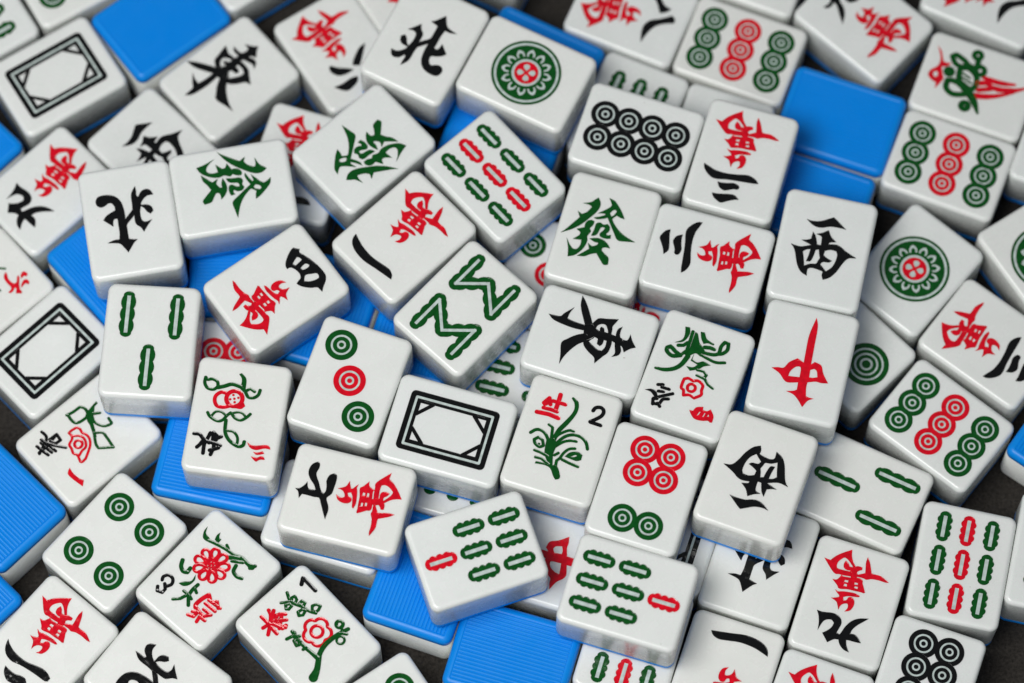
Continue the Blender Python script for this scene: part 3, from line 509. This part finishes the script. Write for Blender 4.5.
TILES = [
    ('white_dragon', -156.98, 97.40, 2.1339, 1, False, 'white tile with an empty black double frame, beside the top left blue back'),
    ('back', -121.74, 119.34, 2.2294, 1, True, 'smooth blue tile back at the top left, right of a framed tile'),
    ('east', -97.47, 96.64, -0.8559, 1, False, 'white tile with tilted black east character, touching the top left blue back'),
    ('west', -121.40, 69.14, 0.7899, 1, False, 'white tile with half-hidden black west character, below the tilted east tile'),
    ('wan9', -158.07, 54.69, 2.3380, 1, False, 'white tile with red character and black nine, half under the upside-down north tile'),
    ('wan6', -59.75, 107.57, -2.5680, 1, False, 'white tile with red character and three black dashes, partly under the top north tile'),
    ('north', -29.58, 100.53, -0.4732, 2, False, 'white tile with upright black north character at the top, left of an ornate wheel'),
    ('dot1', 4.81, 88.70, 1.1063, 2, False, 'white tile with ornate green wheel at top centre, beside the black north tile'),
    ('green_dragon', -49.77, 61.17, 2.3103, 2, False, 'white tile with upside-down green character, left of the diagonal nine-stick tile'),
    ('wan1', -72.58, 64.53, 2.8424, 1, False, 'low white tile with part-hidden red character, wedged behind two green-character tiles'),
    ('bam9', -5.80, 51.14, 0.7276, 2, False, 'diagonal white tile with nine bamboo sticks, three red, near the top centre'),
    ('wan8', 41.44, 121.92, -1.9758, 1, False, 'white tile at top edge with red character and two black curves, left of nine circles'),
    ('back', 8.23, 102.60, 1.0992, 1, True, 'strip of blue tile back behind the ornate wheel tile at top centre'),
    ('dot9', 78.88, 107.00, 1.1991, 1, False, 'white tile with nine circles at the top edge, left of the large blue back'),
    ('bam6', 39.84, 83.13, -0.4006, 1, False, 'low white tile with the tops of three green sticks, behind the eight black circles'),
    ('blank', 70.08, 71.67, -0.3206, 1, False, 'low blank sliver of white tile between six green sticks and three black strokes'),
    ('dot8', 41.82, 65.29, 1.2488, 2, False, 'white tile with eight black circles in two touching rows'),
    ('wan3', 76.74, 56.71, 2.8491, 2, False, 'upright white tile with red character above three black strokes, left of the blue backs'),
    ('wan7b', 121.92, 118.60, 0.8282, 1, False, 'white tile with red character, its corner pointing down at the large blue back'),
    ('bird', 159.65, 93.60, 1.2089, 1, False, 'white tile with a green bird and its red tail'),
    ('dot9', 149.13, 64.09, 1.2004, 1, False, 'white tile with nine circles directly below the green bird tile'),
    ('back', 112.52, 80.95, 1.2291, 1, True, 'large smooth blue tile back at upper right, left of the nine circles'),
    ('north', -127.08, 35.06, -2.9665, 2, False, 'white tile with upside-down black north character, above the three green sticks'),
    ('green_dragon', -93.16, 46.59, -1.3909, 2, False, 'white tile with sideways green character, right of the upside-down north tile'),
    ('back', -133.81, 26.07, 0.7154, 1, True, 'triangle of blue tile back showing beneath the upside-down north tile'),
    ('white_dragon', -155.48, -3.70, 2.3364, 1, False, 'white tile with empty black double frame at the left edge, beside three green sticks'),
    ('bam3', -119.23, -8.08, -0.0626, 2, False, 'upright white tile with three long green sticks, two above one'),
    ('wan4', -78.04, 10.85, -0.9412, 2, False, 'tilted white tile with red character and a boxy black four'),
    ('wan1', -35.91, 29.29, 2.3325, 2, False, 'diagonal white tile with red character and one black stroke, above the zigzag tile'),
    ('bam8', -15.42, 3.91, -0.7486, 2, False, 'white tile with two green zigzag chains'),
    ('dot3', -53.16, -21.94, -0.3331, 2, False, 'white tile with a diagonal row of green, red and green circles'),
    ('white_dragon', -20.88, -38.96, 1.2895, 2, False, 'white tile with empty black double frame in the middle of the heap'),
    ('wan7', -53.47, -62.47, 1.3210, 2, False, 'white tile with black seven and red character, left of the tilted seven-stick tile'),
    ('autumn', -89.78, -34.68, -0.1411, 2, False, 'white tile with red round fruit, green vine and three small red strokes'),
    ('spring', -140.61, -34.58, 2.3007, 1, False, 'white tile with red rose and green leaves, partly under the three green sticks'),
    ('back', -97.02, -42.16, 1.3609, 1, True, 'ribbed blue tile back sticking out under the red round fruit tile'),
    ('dot4', -130.58, -70.35, -0.7084, 1, False, 'white tile with four widely spaced green circles'),
    ('chrysanthemum', -99.39, -83.03, -0.7262, 1, False, 'white tile with red many-petalled flower and a black 3'),
    ('plum', -66.35, -102.14, 0.7513, 1, False, 'white tile with red five-petalled blossom on a branch and a black 1'),
    ('wan2', -151.62, -105.73, 2.4428, 1, False, 'white tile in the bottom left corner with red character and black strokes'),
    ('north', -114.73, -117.09, -2.2188, 1, False, 'white tile with sideways black north character, cut by the bottom edge'),
    ('bam7', -11.48, -79.79, -1.2423, 2, False, 'tilted white seven-stick tile with its single red stick at the left end'),
    ('wan1', -59.77, -61.41, 1.2739, 1, False, 'low white tile whose front edge shows beneath the black seven tile'),
    ('bam7', 37.14, -93.93, 1.2699, 2, False, 'white seven-stick tile with its single red stick at the right end'),
    ('dot6', 43.57, -58.75, -0.3163, 2, False, 'white tile with four red circles above two green circles'),
    ('orchid', 16.15, -42.32, -0.3098, 2, False, 'white tile with green orchid plant, red character and a black 2'),
    ('east', 25.59, -7.89, -1.8900, 2, False, 'white tile with sideways black east character, right of the zigzag tile'),
    ('green_dragon', 30.30, 29.93, -0.2839, 2, False, 'upright white tile with upright green character, below the eight black circles'),
    ('wan3', 64.73, 21.66, 1.2881, 2, False, 'sideways white tile with three black strokes and red character, left of upright west tile'),
    ('winter', 59.33, -19.87, -0.3542, 2, False, 'white tile with leafy green plant above a small red rosette'),
    ('west', 103.09, 24.29, -0.2239, 2, False, 'white tile with upright black west character, above the tall red character'),
    ('red_dragon', 95.41, -15.40, -0.2427, 2, False, 'white tile with one tall red character shaped like a skewer'),
    ('west', 79.16, -55.05, 2.7901, 2, False, 'white tile with upside-down black west character, below the tall red character'),
    ('bam3', 115.67, -52.94, -2.0138, 1, False, 'low white tile with three green sticks lying sideways, right of the upside-down west tile'),
    ('dot9', 142.70, -29.82, 0.8920, 1, False, 'white tile with nine circles, left of the small blue corner at the right edge'),
    ('dot1', 135.83, 25.73, -0.7056, 1, False, 'white tile with complete ornate green wheel, right of the upright west tile'),
    ('dot2', 111.32, -1.41, -2.3614, 1, False, 'low white tile with one large green ringed circle, beside the tall red character'),
    ('bam9', 147.11, -78.42, -0.2178, 1, False, 'upright white tile with nine bamboo sticks, its middle column red, at lower right'),
    ('wan9', 109.98, -90.98, 2.8196, 1, False, 'white tile with red character above an upside-down black nine'),
    ('dot8', 133.68, -118.23, -0.3368, 1, False, 'white tile with black circles cut by the bottom edge, below the upright nine sticks'),
    ('wan1', 96.73, -129.81, 2.7891, 1, False, 'white tile at bottom edge with a cut-off red character, left of the black circles'),
    ('wan1', 68.41, -116.34, -0.3278, 1, False, 'white tile with one black stroke above a red character cut by the bottom edge'),
    ('north', 81.03, -77.33, 2.8114, 1, False, 'low white tile with black north character, under the upside-down west tile'),
    ('bam9', 39.42, -103.91, -0.2919, 1, False, 'white tile at bottom edge with green and red stick ends, under the seven-stick tile'),
    ('back', -191.47, 68.07, -0.7800, 1, True, 'sliver of blue tile back at the left edge, just above the black nine'),
    ('bam6', -188.06, 116.37, 2.1308, 1, False, 'white tile corner with one green stick, cut off at the top left corner'),
    ('dot4', -158.80, 139.61, 0.5300, 1, False, 'white tile at top edge showing a green circle, left of the smooth blue back'),
    ('blank', -89.93, 145.09, 2.1708, 1, False, 'plain white tile cut by the top edge, right of the top left blue back'),
    ('back', 100.70, 51.00, 1.2208, 1, True, 'blue tile back partly under the upright west tile, below the larger blue back'),
    ('blank', 193.04, 67.33, 1.2108, 1, False, 'blank white tile corner at the right edge, beside the circles under the bird'),
    ('wan8', 165.48, 129.25, -2.0108, 1, False, 'white tile cut by the top right corner, right above the green bird tile'),
    ('season', -178.62, 17.66, -0.8400, 1, False, 'white tile at the left edge with a small red character, above a framed tile'),
    ('back', -170.97, -56.42, 0.7908, 1, True, 'ribbed blue tile back at the left edge, beside the four green circles'),
    ('back', -183.99, -86.79, 0.7908, 1, True, 'corner of ribbed blue tile at the left edge, below a larger ribbed blue back'),
    ('dot4', -36.49, -131.73, 0.5908, 1, False, 'white tile corner at the bottom edge showing a bit of green circle'),
    ('wan3', 160.38, -0.89, -2.2308, 1, False, 'white tile at the right edge with red character and slanted black strokes'),
    ('back', 187.31, -31.49, -0.6200, 1, True, 'small blue tile corner at the right edge, right of the nine circles'),
    ('dot1', 180.44, 29.76, 0.5700, 1, False, 'white tile cut by the right edge with part of an ornate green wheel'),
    ('bam6', 179.64, -75.08, -0.2200, 1, False, 'white tile cut by the right edge at lower right, its blue base showing'),
    ('blank', 83.19, 140.51, 1.2008, 1, False, 'blank white tile at the top edge, above the nine circles left of the blue back'),
    ('blank', -3.58, 151.81, -0.4600, 1, False, 'shaded white tile corner at the top edge, behind the upright north tile'),
    ('dot5', 12.06, 23.58, -0.2000, 1, False, 'low white tile with green circle in the gap left of the upright green character'),
    ('bam6', 3.06, -11.28, 1.3208, 1, False, 'low white tile with green sticks in the gap between zigzag and orchid tiles'),
    ('bam6', -16.10, -43.15, -0.2900, 1, False, 'low white tile with green stick ends peeking beneath the middle framed tile'),
    ('dot6', -104.17, -8.04, -1.6208, 1, False, 'low white tile with red circles glimpsed above the red round fruit tile'),
    ('back', 74.13, -20.94, -0.3000, 1, True, 'dark strip of blue tile back left of the tall red character'),
    ('wan1', 46.33, 8.54, -1.8708, 1, False, 'low white tile with a red mark in the gap above the leafy plant tile'),
    ('back', -62.70, 10.79, -0.3000, 1, True, 'blue tile back in the gap between the boxy four and the three-circle tile'),
    ('back', -30.09, 6.19, -0.3000, 1, True, 'blue tile back in the gap between the three-circle and zigzag tiles'),
    ('back', -4.79, 69.91, 1.2408, 1, True, 'blue tile back showing around the top end of the diagonal nine-stick tile'),
    ('red_dragon', 10.86, -76.36, 1.2708, 1, False, 'low white tile with red boxy character, between the two seven-stick tiles'),
    ('back', -89.25, 25.05, 1.5708, 0.97, True, 'shaded blue tile back beneath the sideways green character tile'),
    ('wan1', -34.07, 124.61, -2.5716, 1, False, 'narrow wedge of white tile between the three dashes tile and the top north tile'),
    ('white_dragon', 52.26, -65.79, -0.3200, 1, False, 'low white tile with black double bars, mostly hidden left of the low north tile'),
    ('back', -28.42, -81.69, -0.3350, 1, True, 'ribbed blue tile back under the left end of the tilted seven-stick tile'),
    ('back', 0.23, -108.97, 1.2858, 1, True, 'ribbed blue tile back cut by the bottom edge, right of another ribbed blue back'),
]
for a in TILES:
    tile(*a)
